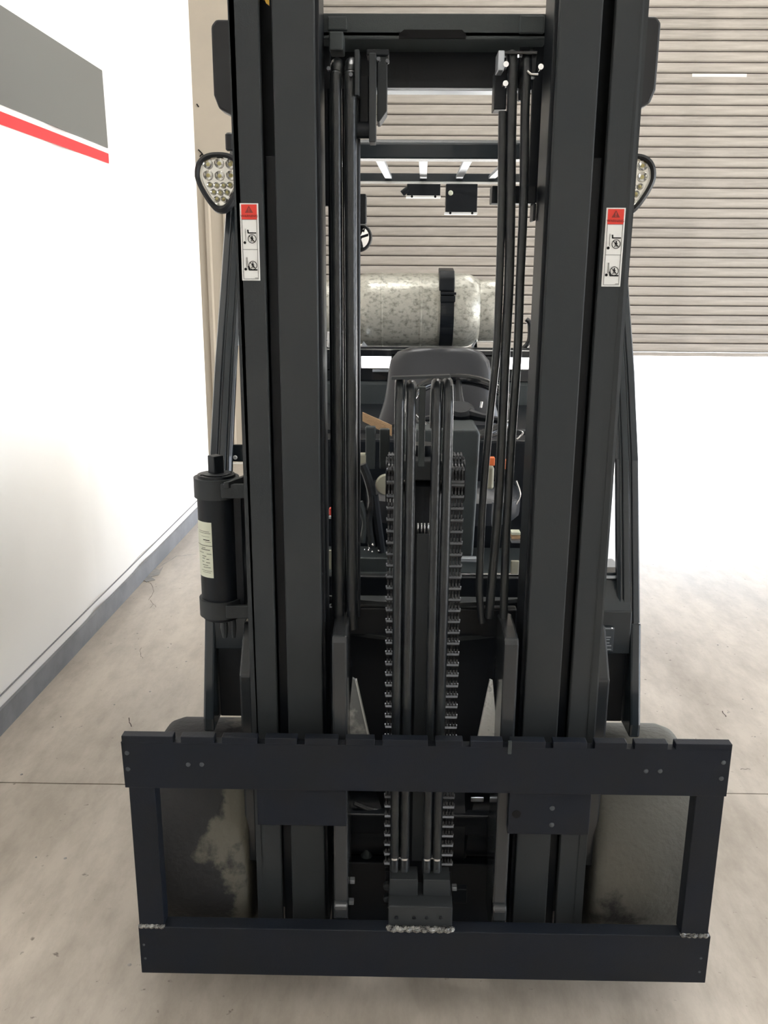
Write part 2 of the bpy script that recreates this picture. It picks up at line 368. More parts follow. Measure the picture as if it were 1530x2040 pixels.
# ================================================================ FORKLIFT
F = empty('forklift', (0, .5, 0), 'large black forklift truck seen from the front with its mast and empty fork carriage', 'forklift')
F.location = (0, 0, 0)
def part(m, name, mt, bevel=0, parent=None, label=None, seg=2):
    o = m.build(name, mt, parent or F, bevel=bevel, seg=seg)
    if label: o['label'] = label
    return o
MZ0, MZ1 = .085, 2.62
YF = .108
def rail(s):
    # s=-1 left, +1 right
    a = lambda x: x*s-.003
    m = MB()   # outer C rail
    m.box(a(.403), a(.341), YF, YF+.020, MZ0, MZ1); m.box(a(.403), a(.385), YF, YF+.165, MZ0, MZ1); m.box(a(.403), a(.318), YF+.147, YF+.165, MZ0, MZ1)
    part(m, 'outer_rail', 'mast', .003)
    m = MB()   # inner I rail
    m.box(a(.316), a(.234), YF-.003, YF+.018, MZ0+.02, MZ1); m.box(a(.290), a(.270), YF, YF+.14, MZ0+.02, MZ1); m.box(a(.316), a(.234), YF+.122, YF+.14, MZ0+.02, MZ1)
    part(m, 'inner_rail', 'mast', .003)
    m = MB()   # innermost rail web seen inside
    m.box(a(.252), a(.227), YF+.020, YF+.135, MZ0+.04, MZ1)
    part(m, 'carriage_rail', 'black', .002)
    m = MB().box(a(.340), a(.3175), YF+.030, YF+.145, MZ0+.02, 1.965)
    part(m, 'wear_strip', 'black', .002)
    m = MB().tube([(a(.213), YF+.028, 0.2), (a(.213), YF+.028, MZ1-.1)], .004, 8)
for s in (-1, 1): rail(s)
# lighter worn line: bright weld edge strip on inner rails
# cross members of the mast
zt = PZ(880, 29, .26); z2 = PZ(880, 77, .26)
m = MB(); m.box(-.238, .232, .25, .262, z2, zt)
m.box(-.238, .232, .25, .36, z2-.004, z2+.012)
part(m, 'upper_cross_member', 'dash', .003)  # same paint as the mast; lighter material stands in for light on it
m = MB(); xa, xb = PX(795, 68, .247), PX(928, 68, .247); za, zb_ = PZ(860, 77, .247), PZ(860, 60, .247)
m.prism([(xa, za), (xb, za), (xb, zb_-.008), (xb-.008, zb_), (xa+.01, zb_), (xa, zb_-.008)], 'y', .2435, .2495)
part(m, 'slot_cover', 'ink')
zc, zd = PZ(880, 178, .36), PZ(880, 95, .36)
part(MB().box(-.24, .235, .36, .40, zc, z2+.01), 'rear_cross_member', 'black', .004)
part(MB().box(-.16, .19, .352, .40, zc-.004, zc+.002), 'member_lit_edge', 'silver', .001)  # silver strip stands in for light caught on the lower edge
for (x0, x1, y0, y1) in ((636, 661, 60, 410), (1066, 1094, 60, 404), (1038, 1051, 60, 200)):
    a, b = P(x0, y0, .31), P(x1, y1, .31); part(MB().box(a[0], b[0], .31, .33, b[1], a[1]), 'cylinder_guard', 'black', .003)
for (z_a, z_b, yy, dep) in ((PZ(720, 1268, .27), PZ(720, 1212, .27), .275, .03), (.30, .36, .275, .03), (.02, .21, .28, .03)):
    part(MB().box(-.235, .23, yy, yy+dep, z_a, z_b), 'lower_cross_member', 'black', .004)
# arched top edges of the lower ties
for zz, w_ in ((PZ(880, 1205, .24), .0), (PZ(880, 1275, .24), .05)):
    poly = [(-.235+w_, 0), (.232-w_, 0)]
    m = MB()
    pts = [(-.235+w_+.467*(1-w_*4/.9)*k/14, .19+.075*math.sin(math.pi*k/14)*0) for k in range(15)]
    arc = [(-.24+w_+(.48-2*w_)*k/16, .292-.040*(1-((k-8)/8)**2)) for k in range(17)]
    m.prism(arc+[(.24-w_, .30), (-.24+w_, .30)], 'z', zz-.012, zz)
    part(m, 'tie_plate', 'mast', .002)
# end blocks where the rails meet the top member
for (x0, x1, y0, y1, Y_) in ((652, 692, 32, 60, .24), (1036, 1084, 30, 66, .24), (655, 684, 62, 100, .20)):
    a, b = P(x0, y0, Y_), P(x1, y1, Y_)
    part(MB().box(a[0], b[0], Y_, Y_+.06, b[1], a[1]), 'end_block', 'dash', .003)  # lighter tone of the top member again, light put into the colour

def plate(name, x0, x1, y0, y1, Y_, th, mt='black', bevel=.002, parent=None):
    xa, za = P(x0, (y0+y1)/2, Y_); xb, _ = P(x1, (y0+y1)/2, Y_)
    z0, z1 = PZ((x0+x1)/2, y1, Y_), PZ((x0+x1)/2, y0, Y_)
    return part(MB().box(xa, xb, Y_, Y_+th, z0, z1), name, mt, bevel, parent)
# hose guide hardware at the top left
plate('guide_plate', 706, 716, 98, 190, .15, .05, 'mast')
plate('guide_plate', 735, 749, 105, 283, .16, .05, 'mast')
a, b = PX(751, 170, .20), PX(771, 170, .20); z0, z1 = PZ(760, 242, .20), PZ(760, 112, .20)
part(MB().prism([(a, z1), (b, z1), (b, z0+.02), (a+.006, z0), (a, z0)], 'y', .20, .27), 'guide_bracket', 'mast', .002)
p = P(704, 259, .18); q = P(737, 259, .18)
part(MB().cyl((p[0], .185, p[1]), (q[0], .185, q[1]), .016), 'guide_pin', 'black')
plate('guide_plate', 716, 735, 150, 245, .21, .02, 'black')
plate('cross_strap', 730, 775, 98, 110, .19, .05, 'black')
for (px, py) in ((754, 118), (772, 122), (655, 137), (699, 149)):
    p = P(px, py, .15); part(MB().cyl((p[0], .145, p[1]), (p[0], .16, p[1]), .004, 8), 'bolt', 'pin')
# hardware at top right
plate('guide_plate', 992, 1005, 100, 140, .15, .05, 'silver')
plate('cross_strap', 1003, 1072, 101, 108, .16, .03, 'gloss')
plate('guide_plate', 985, 1010, 140, 218, .20, .05, 'black')
plate('guide_plate', 1058, 1070, 108, 152, .17, .03, 'black')
p = P(1062, 148, .15); part(MB().tube([(p[0]-.012, .15, p[1]+.006), (p[0]-.004, .15, p[1]), (p[0]+.01, .15, p[1])], .0025, 8), 'clip', 'chrome')
for (px, py) in ((1007, 130), (1076, 135), (1006, 168)):
    p = P(px, py, .15); part(MB().cyl((p[0], .14, p[1]), (p[0], .16, p[1]), .0055, 10), 'bolt', 'chrome')
# blocks mid height on the inner side
plate('stop_block', 980, 1068, 370, 405, .22, .05, 'black')
plate('stop_block', 712, 729, 386, 446, .22, .05, 'black')
plate('stop_block', 1062, 1068, 405, 440, .22, .05, 'mast')

# hoses
def hose(pts, rpx_r, name='hydraulic_hose', mt='rubber'):
    return part(MB().tube(pts, rpx_r, 14), name, mt)
def pts_px(l, Y_): return [(PX(a, b, Y_), Y_, PZ(a, b, Y_)) for a, b in l]
def smooth(pts, k=6):
    pts = [Vector(p) for p in pts]; out = []
    for i in range(len(pts)-1):
        p0, p1, p2, p3 = pts[max(i-1, 0)], pts[i], pts[i+1], pts[min(i+2, len(pts)-1)]
        for j in range(k):
            t = j/k; out.append(.5*((2*p1)+(-p0+p2)*t+(2*p0-5*p1+4*p2-p3)*t*t+(-p0+3*p1-3*p2+p3)*t**3))
    out.append(pts[-1]); return out
# left pair, tops bend back over a pulley
for (x0, x1, r_) in ((671, 681, .0125), (699, 705, .0135)):
    X_ = PX(x0, 480, .17); zt_ = PZ(x0, 125, .17)
    l = [(X_, .30, zt_-.05), (X_, .27, zt_-.005), (X_, .22, zt_+.008), (X_, .18, zt_-.02), (X_, .17, zt_-.08), (X_, .17, 1.6), (X_, .17, 1.2), (X_, .17, .93)]
    hose(smooth(l), r_)
for xx in (660, 687, 712):
    X_ = PX(xx, 480, .19); hose([(X_, .195, .95), (X_, .195, 2.10)], .0062 if xx != 687 else .0045, 'steel_pipe', 'black')
# right three hoses
for (l, r_, arch) in (([(1021, 122), (1018, 280), (1017, 400), (1014, 560), (1007, 700), (1000, 860), (993, 1000), (985, 1100), (978, 1180), (974, 1230)], .0105, 1),
                ([(1050, 122), (1046, 220), (1043, 400), (1036, 560), (1031, 700), (1020, 860), (1013, 980), (1007, 1100), (1004, 1200), (1003, 1240)], .0095, 1),
                ([(1001, 222), (999, 420), (995, 560), (989, 700), (976, 830), (967, 930), (961, 1010), (957, 1100), (955, 1180), (960, 1240)], .0085, 0)):
    pp = pts_px(l, .17)
    if arch: a = Vector(pp[0]); pp = [(a.x-.002, .25, a.z-.03), (a.x, .215, a.z+.004)]+pp
    hose(smooth(pp), r_)
# centre four hoses in front of the chains
HY = .085
for (x0, yt) in ((793, 770), (815, 777), (864, 774), (886, 772)):
    X_ = PX(x0, 1100, HY); zt_ = PZ(x0, yt, HY)
    l = [(X_, .19, zt_-.10), (X_, .175, zt_-.02), (X_, .135, zt_+.006), (X_, .10, zt_-.02), (X_, HY, zt_-.07), (X_, HY, 1.2), (X_, HY, .7), (X_, HY, .345)]
    hose(smooth(l), .0108)
    part(MB().cyl((X_, HY, .30), (X_, HY, .37), .0118, 6), 'hose_fitting', 'mast')
    part(MB().cyl((X_, HY, .37), (X_, HY, .375), .0128, 16), 'ferrule', 'chrome')
# sloped guard strap above them
a, b = P(780, 754, .10), P(897, 750, .10)
part(MB().hexa([(a[0], .10, a[1]-.003), (b[0], .10, b[1]-.003), (b[0], .125, b[1]-.003), (a[0], .125, a[1]-.003)], [(a[0], .10, a[1]+.003), (b[0], .10, b[1]+.003), (b[0], .125, b[1]+.003), (a[0], .125, a[1]+.003)]), 'hose_guard', 'mast', .001)
part(MB().box(PX(896, 850, .10), PX(899, 850, .10), .10, .15, PZ(897, 930, .10), PZ(897, 768, .10)), 'guard_edge', 'mast')
part(MB().box(PX(834, 850, .13), PX(847, 850, .13), .13, .15, PZ(840, 930, .13), PZ(840, 771, .13)), 'hose_divider', 'dash', .002)
# divider strips between the hoses further down
for (x0, x1) in ((827, 852),):
    part(MB().box(PX(x0, 1300, .14), PX(x1, 1300, .14), .14, .15, .32, PZ(840, 1065, .14)), 'cable_tray', 'mast', .001)

# free-lift cylinder
cx = PX(842, 1000, .22)
m = MB().lathe([(0, .05), (.001, .056), (1.04, .056), (1.06, .050), (1.13, .050), (1.14, .040)], (cx, .235, .14), 'z', 32)
part(m, 'lift_cylinder', 'black')
part(MB().cyl((cx, .235, 1.28), (cx, .235, 1.36), .028), 'cylinder_rod', 'black')
part(MB().box(cx-.062, cx+.062, .16, .25, 1.29, 1.335), 'chain_yoke', 'mast', .004)
for px in (833, 840, 846, 853):
    part(MB().cyl((PX(px, 1055, .165), .168, PZ(px, 1066, .165)), (PX(px, 1055, .165), .168, PZ(px, 1042, .165)), .0022, 8), 'pin', 'chrome')
part(MB().cyl((cx-.08, .235, 1.325), (cx+.085, .235, 1.325), .012, 12), 'sheave_axle', 'black')

# leaf chains: each link a piece of its own
CY_ = .135; zlo, zhi = PZ(908, 1446.7, CY_), PZ(908, 965.7, CY_); CP = (zhi-zlo)/22
def chain(xc, hw, ztop):
    ca = part(MB().box(xc-hw*.8, xc+hw*.8, CY_-.008, CY_+.008, .255, .30).cyl((xc, CY_, .19), (xc, CY_, .26), .008, 12), 'lift_chain', 'chain', .001)
    ca['label'] = 'leaf chain, its anchor at the bottom'
    # link prototype
    m = MB(); m.cur = 0
    for xx in (-hw*.72, -hw*.24, hw*.24, hw*.72):
        prof = []
        for (z, yv) in ((-.0095, .0), (-.006, .0085), (0, .0095), (.006, .0085), (CP*.5, .0058), (CP-.006, .0085), (CP, .0095), (CP+.006, .0085), (CP+.0095, 0)):
            prof.append((yv, z))
        poly = [(-y_, z_) for y_, z_ in prof]+[(y_, z_) for y_, z_ in reversed(prof[1:-1])]
        m.prism(poly, 'x', xx-hw*.13, xx+hw*.13)
    m.cur = 1; m.cyl((-hw*1.06, 0, 0), (hw*1.06, 0, 0), .0048, 8)
    m.prism([(-.0098, -.004), (-.0125, 0), (-.0098, .004), (-.006, 0)], 'x', -hw*.95, hw*.95)
    first = None; z = zlo-CP*math.floor((zlo-.30)/CP); k = 0
    while z < ztop:
        if first is None: o = first = m.build('link', ['chain', 'pin'], ca)
        else: o = first.copy(); C.objects.link(o); o.parent = ca
        o.location = (xc, CY_, z); z += CP
    # over the sheave
    R = .045; z -= 0
    for j in range(4):
        a = (j+.2)*CP/R
        if a > 2.6: break
        o = first.copy(); C.objects.link(o); o.parent = ca
        o.location = (xc, CY_+R-R*math.cos(a), ztop+R*math.sin(a)); o.rotation_euler = (-a, 0, 0)
    sh = part(MB().lathe([(-hw*1.2, .052), (-hw*1.05, .052), (-hw*1.05, .036), (hw*1.05, .036), (hw*1.05, .052), (hw*1.2, .052)], (xc, CY_+R, ztop), 'x', 28), 'chain_sheave', 'black')
chain(PX(907, 1100, CY_), .0150, PZ(907, 965, CY_))
chain(PX(783, 1100, CY_), .0150, PZ(783, 965, CY_))

# carriage
cL, cR = -.680, .680
zt0, zt1 = .604, .7345; zb0, zb1 = .100, .232
m = MB(); N = [0.0]
notch_px = [352, 434, 520, 599, 681, 754, 860, 930, 1010, 1095, 1178, 1258, 1340]
xs = [PX(v, 1476, 0) for v in notch_px]
m.box(cL, cR, 0, .028, zt0, zt1-.016)
edges = [cL]
for x_ in xs: edges += [x_-.0085, x_+.0085]
edges += [cR]
for i in range(0, len(edges), 2): m.box(edges[i], edges[i+1], 0, .024, zt1-.016, zt1)
cb = part(m, 'carriage', 'carriage', .0015); cb['label'] = 'notched upper bar of the fork carriage'
part(MB().box(cL+.006, cR+.002, -.002, .036, zb0, zb1), 'lower_bar', 'carriage', .002)
for s in (-1, 1):
    x0, x1 = (-.672, -.612) if s < 0 else (.612, .676)
    part(MB().box(x0, x1, .001, .040, zb1, zt0+.004), 'side_bar', 'carriage', .002)
    m = MB()   # weld bead at foot of the side bar
    for k in range(9): m.lathe([(-.002, .003), (-.001, .007), (.004, .009), (.008, .003)], (x0+.006+k*(x1-x0-.012)/8, .002+.004*(k % 2), zb1-.002), 'z', 8)
    part(m, 'weld_bead', 'weld')
    # back plate between upper bar and mast
    a, b = (PX(512, 1610, .03), PX(690, 1610, .03)) if s < 0 else (PX(1013, 1620, .03), PX(1176, 1620, .03))
    part(MB().box(a, b, .030, .045, PZ(600, 1645, .03) if s < 0 else PZ(1100, 1663, .03), zt0+.05), 'back_plate', 'carriage', .002)
    # upright bracket with sloped top
    a, b = (PX(662, 1400, .055), PX(692, 1400, .055)) if s < 0 else (PX(999, 1400, .055), PX(1028, 1400, .055))
    zk = PZ(1010, 1283, .055); zu = PZ(1010, 1243, .13)
    part(MB().prism([(.050, .16), (.050, zk), (.058, zk+.012), (.12, zu), (.20, zu), (.20, .16)], 'x', a, b), 'carriage_bracket', 'mast_gloss', .005)
    part(MB().prism([(.036, zb1), (.036, .262), (.044, .272), (.08, .280), (.08, zb1)], 'x', a, b), 'bracket_foot', 'mast_gloss', .004)
    for zz in (.36, .80):
        part(MB().lathe([(0, .040), (.002, .045), (.030, .045), (.032, .040)], ((a+b)/2-.016, .20, zz), 'x', 28), 'mast_roller', 'chain')
# holes and bolts (drawn as dark sunken plugs)
def bolt_on(px, py, r_, mt='silver', Y_=0.0, nm='bolt', par=None):
    p = P(px, py, Y_); m = MB(); m.lathe([(-.0022, r_*.55), (-.0012, r_), (.001, r_)], (p[0], Y_, p[1]), 'y', 12); return part(m, nm, mt, 0, par)
for (px, py) in ((253, 1500), (255, 1532), (375, 1523), (402, 1523), (1441, 1519), (1437, 1551), (1287, 1536), (1315, 1536), (287, 1881), (290, 1908), (1396, 1908), (1393, 1935)):
    bolt_on(px, py, .0052, 'plate')
for (px, py, r_) in ((1100, 1610, .006), (1099, 1643, .006)): bolt_on(px, py, r_, 'plate', .030)
p = P(1029, 1622, .03); part(MB().lathe([(-.0008, .010), (.001, .011)], (p[0], .030, p[1]), 'y', 20), 'hole', 'ink')
# stop pin on the upper bar
p = P(1016, 1480, 0); part(MB().box(p[0]-.004, p[0]+.004, -.003, .004, zt1-.030, zt1+.001), 'latch_pin', 'dash', .001)
# centre hose terminal on the lower bar
a, b = PX(776, 1780, .05), PX(832, 1780, .05); c_, d_ = PX(843, 1780, .05), PX(896, 1780, .05)
part(MB().box(a, b, .05, .10, PZ(800, 1812, .05), PZ(800, 1752, .05)), 'hose_terminal', 'mast', .002)
part(MB().box(c_, d_, .05, .10, PZ(800, 1812, .05), PZ(800, 1752, .05)), 'hose_terminal', 'mast', .002)
a, b = PX(774, 1820, .02), PX(901, 1820, .02)
tb = part(MB().box(a, b, .012, .10, zb1-.002, PZ(840, 1806, .012)), 'terminal_block', 'mast', .003)
for px in (790, 825, 850, 878): bolt_on(px, 1828, .005, 'black', .012, 'bolt', tb)
m = MB()
for k in range(17): m.lathe([(-.003, .004), (0, .009), (.005, .009), (.009, .003)], (a+.003+k*(b-a-.006)/16, .006-.004*(k % 2), zb1), 'z', 8)
part(m, 'weld_bead', 'weld')
# tapering bare steel gussets
for (pl, nm) in (((690, 1462), (732, 1462), (708, 1356), (702, 1352)), 0), (((953, 1466), (991, 1466), (982, 1358), (976, 1356)), 1):
    Yg = .16; q = [P(a, b, Yg) for a, b in pl]
    q[0] = (q[0][0]-(q[3][0]-q[0][0])*.5, q[0][1]-(q[3][1]-q[0][1])*.5) ; q[1] = (q[1][0]-(q[2][0]-q[1][0])*.5, q[1][1]-(q[2][1]-q[1][1])*.5)
    o = part(MB().prism(q, 'y', Yg, Yg+.012), 'gusset', 'gusset_dull' if nm == 0 else 'gusset', .001); o['label'] = 'bare steel tapering gusset'
    if nm == 0:
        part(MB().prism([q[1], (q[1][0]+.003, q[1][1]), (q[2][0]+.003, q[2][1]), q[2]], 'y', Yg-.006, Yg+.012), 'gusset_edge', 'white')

# outer mast brackets (tilt supports)
for s, (xi, xo) in ((-1, (505, 481)), (1, (1182, 1209))):
    a, b = PX(xi, 1400, .17), PX(xo, 1400, .17)
    zk = PZ(1190, 1350, .16); 
    part(MB().prism([(.155, .30), (.155, zk-.004), (.162, zk+.004), (.235, zk+.10), (.27, zk+.10), (.27, .30)], 'x', a, b), 'axle_bracket', 'mast_gloss', .005)

# wheels
for s in (-1, 1):
    x0 = s*.43; W_ = s*.27; r_ = .275
    m = MB(); pr = [(0, .14), (0, r_*.90), (.006*s, r_*.955), (.026*s, r_), (W_-.040*s, r_), (W_-.012*s, r_*.965), (W_, r_*.90), (W_, .14)]
    m.lathe(pr, (x0, .37, r_), 'x', 64)
    o = part(m, 'front_tire', 'tire' if s < 0 else 'tire_dust'); o['label'] = 'smooth dusty solid front tyre'
    MB().lathe([(0, .03), (.0, .139), (.22*s, .139), (.22*s, .10), (.24*s, .05), (.24*s, .03)], (x0+.02*s, .37, r_), 'x', 32).build('wheel_hub', 'black', o)
    MB().lathe([(0, .03), (.0, .139), (.2*s, .139), (.2*s, .05)], (0, 0, 0), 'x', 32)
    m = MB(); m.lathe([(0, .10), (0, .20), (.02*s, .23), (.18*s, .23), (.2*s, .20), (.2*s, .10)], (s*.33, 2.05, .23), 'x', 48); part(m, 'rear_tire', 'tire_dust')
part(MB().cyl((-.43, .37, .275), (.43, .37, .275), .085, 24), 'front_axle', 'black')
part(MB().lathe([(-.14, .08), (-.10, .15), (.10, .15), (.14, .08)], (0.02, .42, .29), 'x', 24), 'axle_housing', 'black')
# clutter seen through the carriage: tubes, clamps
for (l, r_, mt) in (([(705, 1640), (730, 1652), (752, 1648), (772, 1636)], .004, 'silver'), ([(722, 1668), (745, 1672), (768, 1666)], .004, 'dash'),
                    ([(705, 1600), (735, 1612), (770, 1618)], .006, 'rubber'), ([(915, 1640), (940, 1658), (962, 1662)], .006, 'rubber'), ([(912, 1610), (945, 1625), (985, 1620)], .005, 'rubber'),
                    ):
    part(MB().tube(smooth(pts_px(l, .30)), r_, 8), 'brake_line', mt)
plate('valve_block', 708, 752, 1728, 1745, .30, .05, 'dash', .003)
m = MB(); a = P(730, 1700, .30); m.lathe([(-.03, .022), (0, .012), (.02, .018), (.03, .018)], (a[0], .31, a[1]), 'z', 14); part(m, 'breather_cap', 'dash')
plate('tag_plate', 938, 964, 1589, 1598, .30, .004, 'silver')
plate('tag_plate', 925, 958, 1641, 1660, .30, .02, 'cream')
for (px, py, r_) in ((771, 1764, .009), (771, 1788, .009)):
    p = P(px, py, .11); part(MB().lathe([(-.01, r_*.6), (-.008, r_), (.006, r_)], (p[0], .11, p[1]), 'y', 14), 'anchor_nut', 'mast')
for (px, py) in ((905, 1769), (702, 1755), (700, 1797)):
    p = P(px, py, .11); part(MB().box(p[0]-.006, p[0]+.006, .105, .12, p[1]-.005, p[1]+.005), 'nut', 'silver', .001)
plate('anchor_plate', 902, 930, 1772, 1800, .12, .02, 'black')

# body behind the mast
part(MB().box(-.42, .42, .47, .50, .06, PZ(880, 1150, .47)), 'front_cowl', 'black', .004)
part(MB().box(-.40, .40, .50, 1.3, .10, .78), 'chassis', 'black', .02)
zl = PZ(1240, 1153, .44)
z18 = PZ(1240, 1218, .372); z1_ = PZ(1230, 1303, .362); z0_ = PZ(1230, 1452, .335)
for s in (-1, 1):
    xo = s*.566; xi = s*.405
    m = MB().prism([(.362, z1_), (.372, z18), (.440, zl), (.60, zl), (.60, z1_)], 'x', xi, xo-.026*s)
    part(m, 'fender_panel', 'pillar', .003)
    m = MB().box(xi, xo-.030*s, .375, .42, z0_, z1_+.02); part(m, 'lower_panel', 'black', .003)
    m = MB().prism([(.302, z0_-.008), (.300, z0_+.03), (.345, .77), (.372, .87), (.42, .87), (.40, z0_-.008)], 'x', xo-.028*s, xo); part(m, 'fender_edge', 'pillar', .006)
    part(MB().box(xi, xo-.028*s, .436, .60, zl, zl+.004), 'ledge_trim', 'silver', .001)
# data plate
a, b = PX(1182, 1270, .362), PX(1222, 1270, .362); z0, z1 = PZ(1200, 1296, .362), PZ(1200, 1249, .362)
dp = part(MB().box(a, b, .358, .366, z0, z1), 'data_plate', 'plate', .0005); dp['label'] = 'dark data plate with fine silver lines'
h_ = z1-z0
for f_, w0, w1 in ((.96, 0, .98), (.60, .1, .85), (.50, .1, .8), (.36, .1, .8), (.24, .1, .9), (.08, .6, .85)):
    MB().box(a+(b-a)*w0, a+(b-a)*w1, .3568, .3585, z0+h_*f_-.0012, z0+h_*f_+.0012).build('print_line', 'silver', dp)
for f_ in (.95, .06): MB().lathe([(-.003, .002), (0, .0035)], (b-.006, .358, z0+h_*f_), 'y', 10).build('rivet', 'chrome', dp)
m = MB().tube([(a+.010, .357, z0+h_*.72), (a+.018, .357, z0+h_*.86), (a+.028, .357, z0+h_*.74), (a+.012, .357, z0+h_*.80)], .0015, 6); m.build('emblem', 'silver', dp)

# pillars of the overhead guard
def pillar(s):
    X1 = s*.566
    prof = [(0, 0), (0, .012), (.014, .014), (.016, .006), (.024, .006), (.026, .016), (.038, .018), (.040, .010), (.048, .010), (.052, .022), (.066, .03), (.066, .11), (0, .11)]
    prof = [(0, .012), (.004, .003), (.020, 0), (.022, .005), (.027, .005), (.029, 0), (.044, 0), (.046, .005), (.051, .005), (.053, .0), (.060, .008), (.061, .02), (.055, .05), (.0, .06)]
    rings = []
    for (z, y, k) in ((.86, .37, 1), (1.27, .51, 1), (1.49, .62, .98), (1.68, .735, .95), (1.89, .855, .9), (2.08, .965, .88)):
        rings.append([(X1-s*p[0]*k, y+p[1], z) for p in prof])
    o = part(MB().loft(rings, False), 'guard_pillar', 'pillar', .0012)
    return o
pl_, pr_ = pillar(-1), pillar(1)
# decal on left pillar's inner face
xd = -.566+.0585
for (za, zb2, mt) in ((PZ(466, 655, .66), PZ(466, 628, .66), 'redpl'), (PZ(466, 690, .64), PZ(466, 656, .64), 'silver')):
    ya = .37+(za-.86)*.36+.02; 
    yy = lambda z: (.51+(z-1.27)*.5 if z < 1.49 else .62+(z-1.49)*.605)+.016
    MB().hexa([(xd, yy(za), za), (xd+.007, yy(za), za), (xd+.007, yy(za)+.04, za), (xd, yy(za)+.04, za)], [(xd, yy(zb2), zb2), (xd+.007, yy(zb2), zb2), (xd+.007, yy(zb2)+.04, zb2), (xd, yy(zb2)+.04, zb2)]).build('decal', mt, pl_)
# foot bracket of left pillar
plate('pillar_foot', 462, 494, 886, 920, .58, .01, 'pillar', .002)
p = P(468, 912, .57); part(MB().lathe([(-.004, .004), (0, .006)], (p[0], .575, p[1]), 'y', 12), 'bolt', 'white')
plate('pillar_foot', 1196, 1240, 1141, 1152, .455, .05, 'pillar', .003)
part(MB().hexa([(.500, .525, 1.27), (.512, .51, 1.27), (.512, .55, 1.27), (.500, .55, 1.27)], [(.478, .77, 1.75), (.512, .77, 1.75), (.512, .80, 1.75), (.478, .80, 1.75)]), 'pillar_flange', 'pillar', .003)
# roof of the guard
g0, g1_ = PZ(850, 316, 1.0), PZ(850, 277, 1.0)
part(MB().prism([(1.0, g0), (.995, g1_-.012), (1.01, g1_), (1.07, g1_+.004), (1.07, g0)], 'x', -.54, .56), 'guard_front_bar', 'pillar', .004)
rz0, rz1 = PZ(850, 362, 2.05), PZ(850, 345, 2.05)
part(MB().box(-.50, .56, 2.05, 2.10, rz0, rz1), 'guard_rear_bar', 'pillar', .004)
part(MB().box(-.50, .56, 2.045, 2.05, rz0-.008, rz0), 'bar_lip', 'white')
for s in (-1, 1):
    m = MB(); x_ = s*.53+.01; m.hexa([(x_-.03, .98, 2.06), (x_+.03, .98, 2.06), (x_+.03, 2.1, rz0), (x_-.03, 2.1, rz0)], [(x_-.03, .98, 2.12), (x_+.03, .98, 2.12), (x_+.03, 2.1, rz1+.02), (x_-.03, 2.1, rz1+.02)])
    part(m, 'guard_side_rail', 'pillar', .006)
    part(MB().hexa([(x_-.03, 2.05, 1.2), (x_+.03, 2.05, 1.2), (x_+.03, 2.12, 1.2), (x_-.03, 2.12, 1.2)], [(x_-.03, 2.03, rz0), (x_+.03, 2.03, rz0), (x_+.03, 2.1, rz0), (x_-.03, 2.1, rz0)]), 'rear_pillar', 'pillar', .006)
for (x0, x1) in ((755, 774), (843, 843.5), (934, 915), (1022, 980), (668, 708)):
    a = P(x0, 318, 1.05); b = P(x1, 358, 2.04); h = .012
    m = MB(); m.hexa([(a[0]-.014, 1.05, a[1]), (a[0]+.014, 1.05, a[1]), (b[0]+.014, 2.05, b[1]+.004), (b[0]-.014, 2.05, b[1]+.004)],
                     [(a[0]-.014, 1.05, a[1]+h), (a[0]+.014, 1.05, a[1]+h), (b[0]+.014, 2.05, b[1]+.004+h), (b[0]-.014, 2.05, b[1]+.004+h)])
    part(m, 'guard_slat', 'silver', .002)
# boxes hanging from the rear bar
def hang(x0, x1, y0, y1, Y_):
    a, b = P(x0, y0, Y_), P(x1, y1, Y_)
    o = part(MB().box(a[0], b[0], Y_, Y_+.05, b[1], a[1]), 'control_box', 'black', .002)
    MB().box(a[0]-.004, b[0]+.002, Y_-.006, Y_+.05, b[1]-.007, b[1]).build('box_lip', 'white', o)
    for f_ in (.15, .85):
        MB().lathe([(-.002, .004), (0, .005)], (a[0]+(b[0]-a[0])*f_, Y_-.006, b[1]-.004), 'y', 8).build('bolt', 'ink', o)
    return o
hang(811, 877, 366, 390, 1.95); o = hang(889, 950, 366, 423, 1.95)
p = P(898, 384, 1.94); MB().lathe([(-.004, .006), (0, .010)], (p[0], 1.948, p[1]), 'y', 12).build('lamp', 'cream', o)
part(MB().tube([(PX(801, 386, 1.95), 1.95, PZ(801, 386, 1.95)), (PX(813, 376, 1.95), 1.95, PZ(813, 376, 1.95))], .012, 10), 'cable_gland', 'black')
# round mirror
p = P(713, 473, 1.2)
o = part(MB().lathe([(0, .034), (-.006, .043), (.004, .046), (.012, .04)], (p[0], 1.2, p[1]), 'y', 40), 'round_mirror', 'bezel')
MB().lathe([(-.0075, .002), (-.005, .036), (-.002, .036)], (p[0], 1.2, p[1]), 'y', 40).build('mirror_glass', 'mirror', o)
MB().hexa([(p[0]-.03, 1.191, p[1]-.016), (p[0]+.034, 1.191, p[1]+.004), (p[0]+.034, 1.194, p[1]+.004), (p[0]-.03, 1.194, p[1]-.016)],
          [(p[0]-.03, 1.191, p[1]-.008), (p[0]+.034, 1.191, p[1]+.012), (p[0]+.034, 1.194, p[1]+.012), (p[0]-.03, 1.194, p[1]-.008)]).build('mirror_reflection', 'black', o)  # dark bar drawn as the reflection across the mirror glass
part(MB().cyl((p[0], 1.21, p[1]), (p[0]-.1, 1.1, p[1]+.4), .006, 8), 'mirror_arm', 'black')

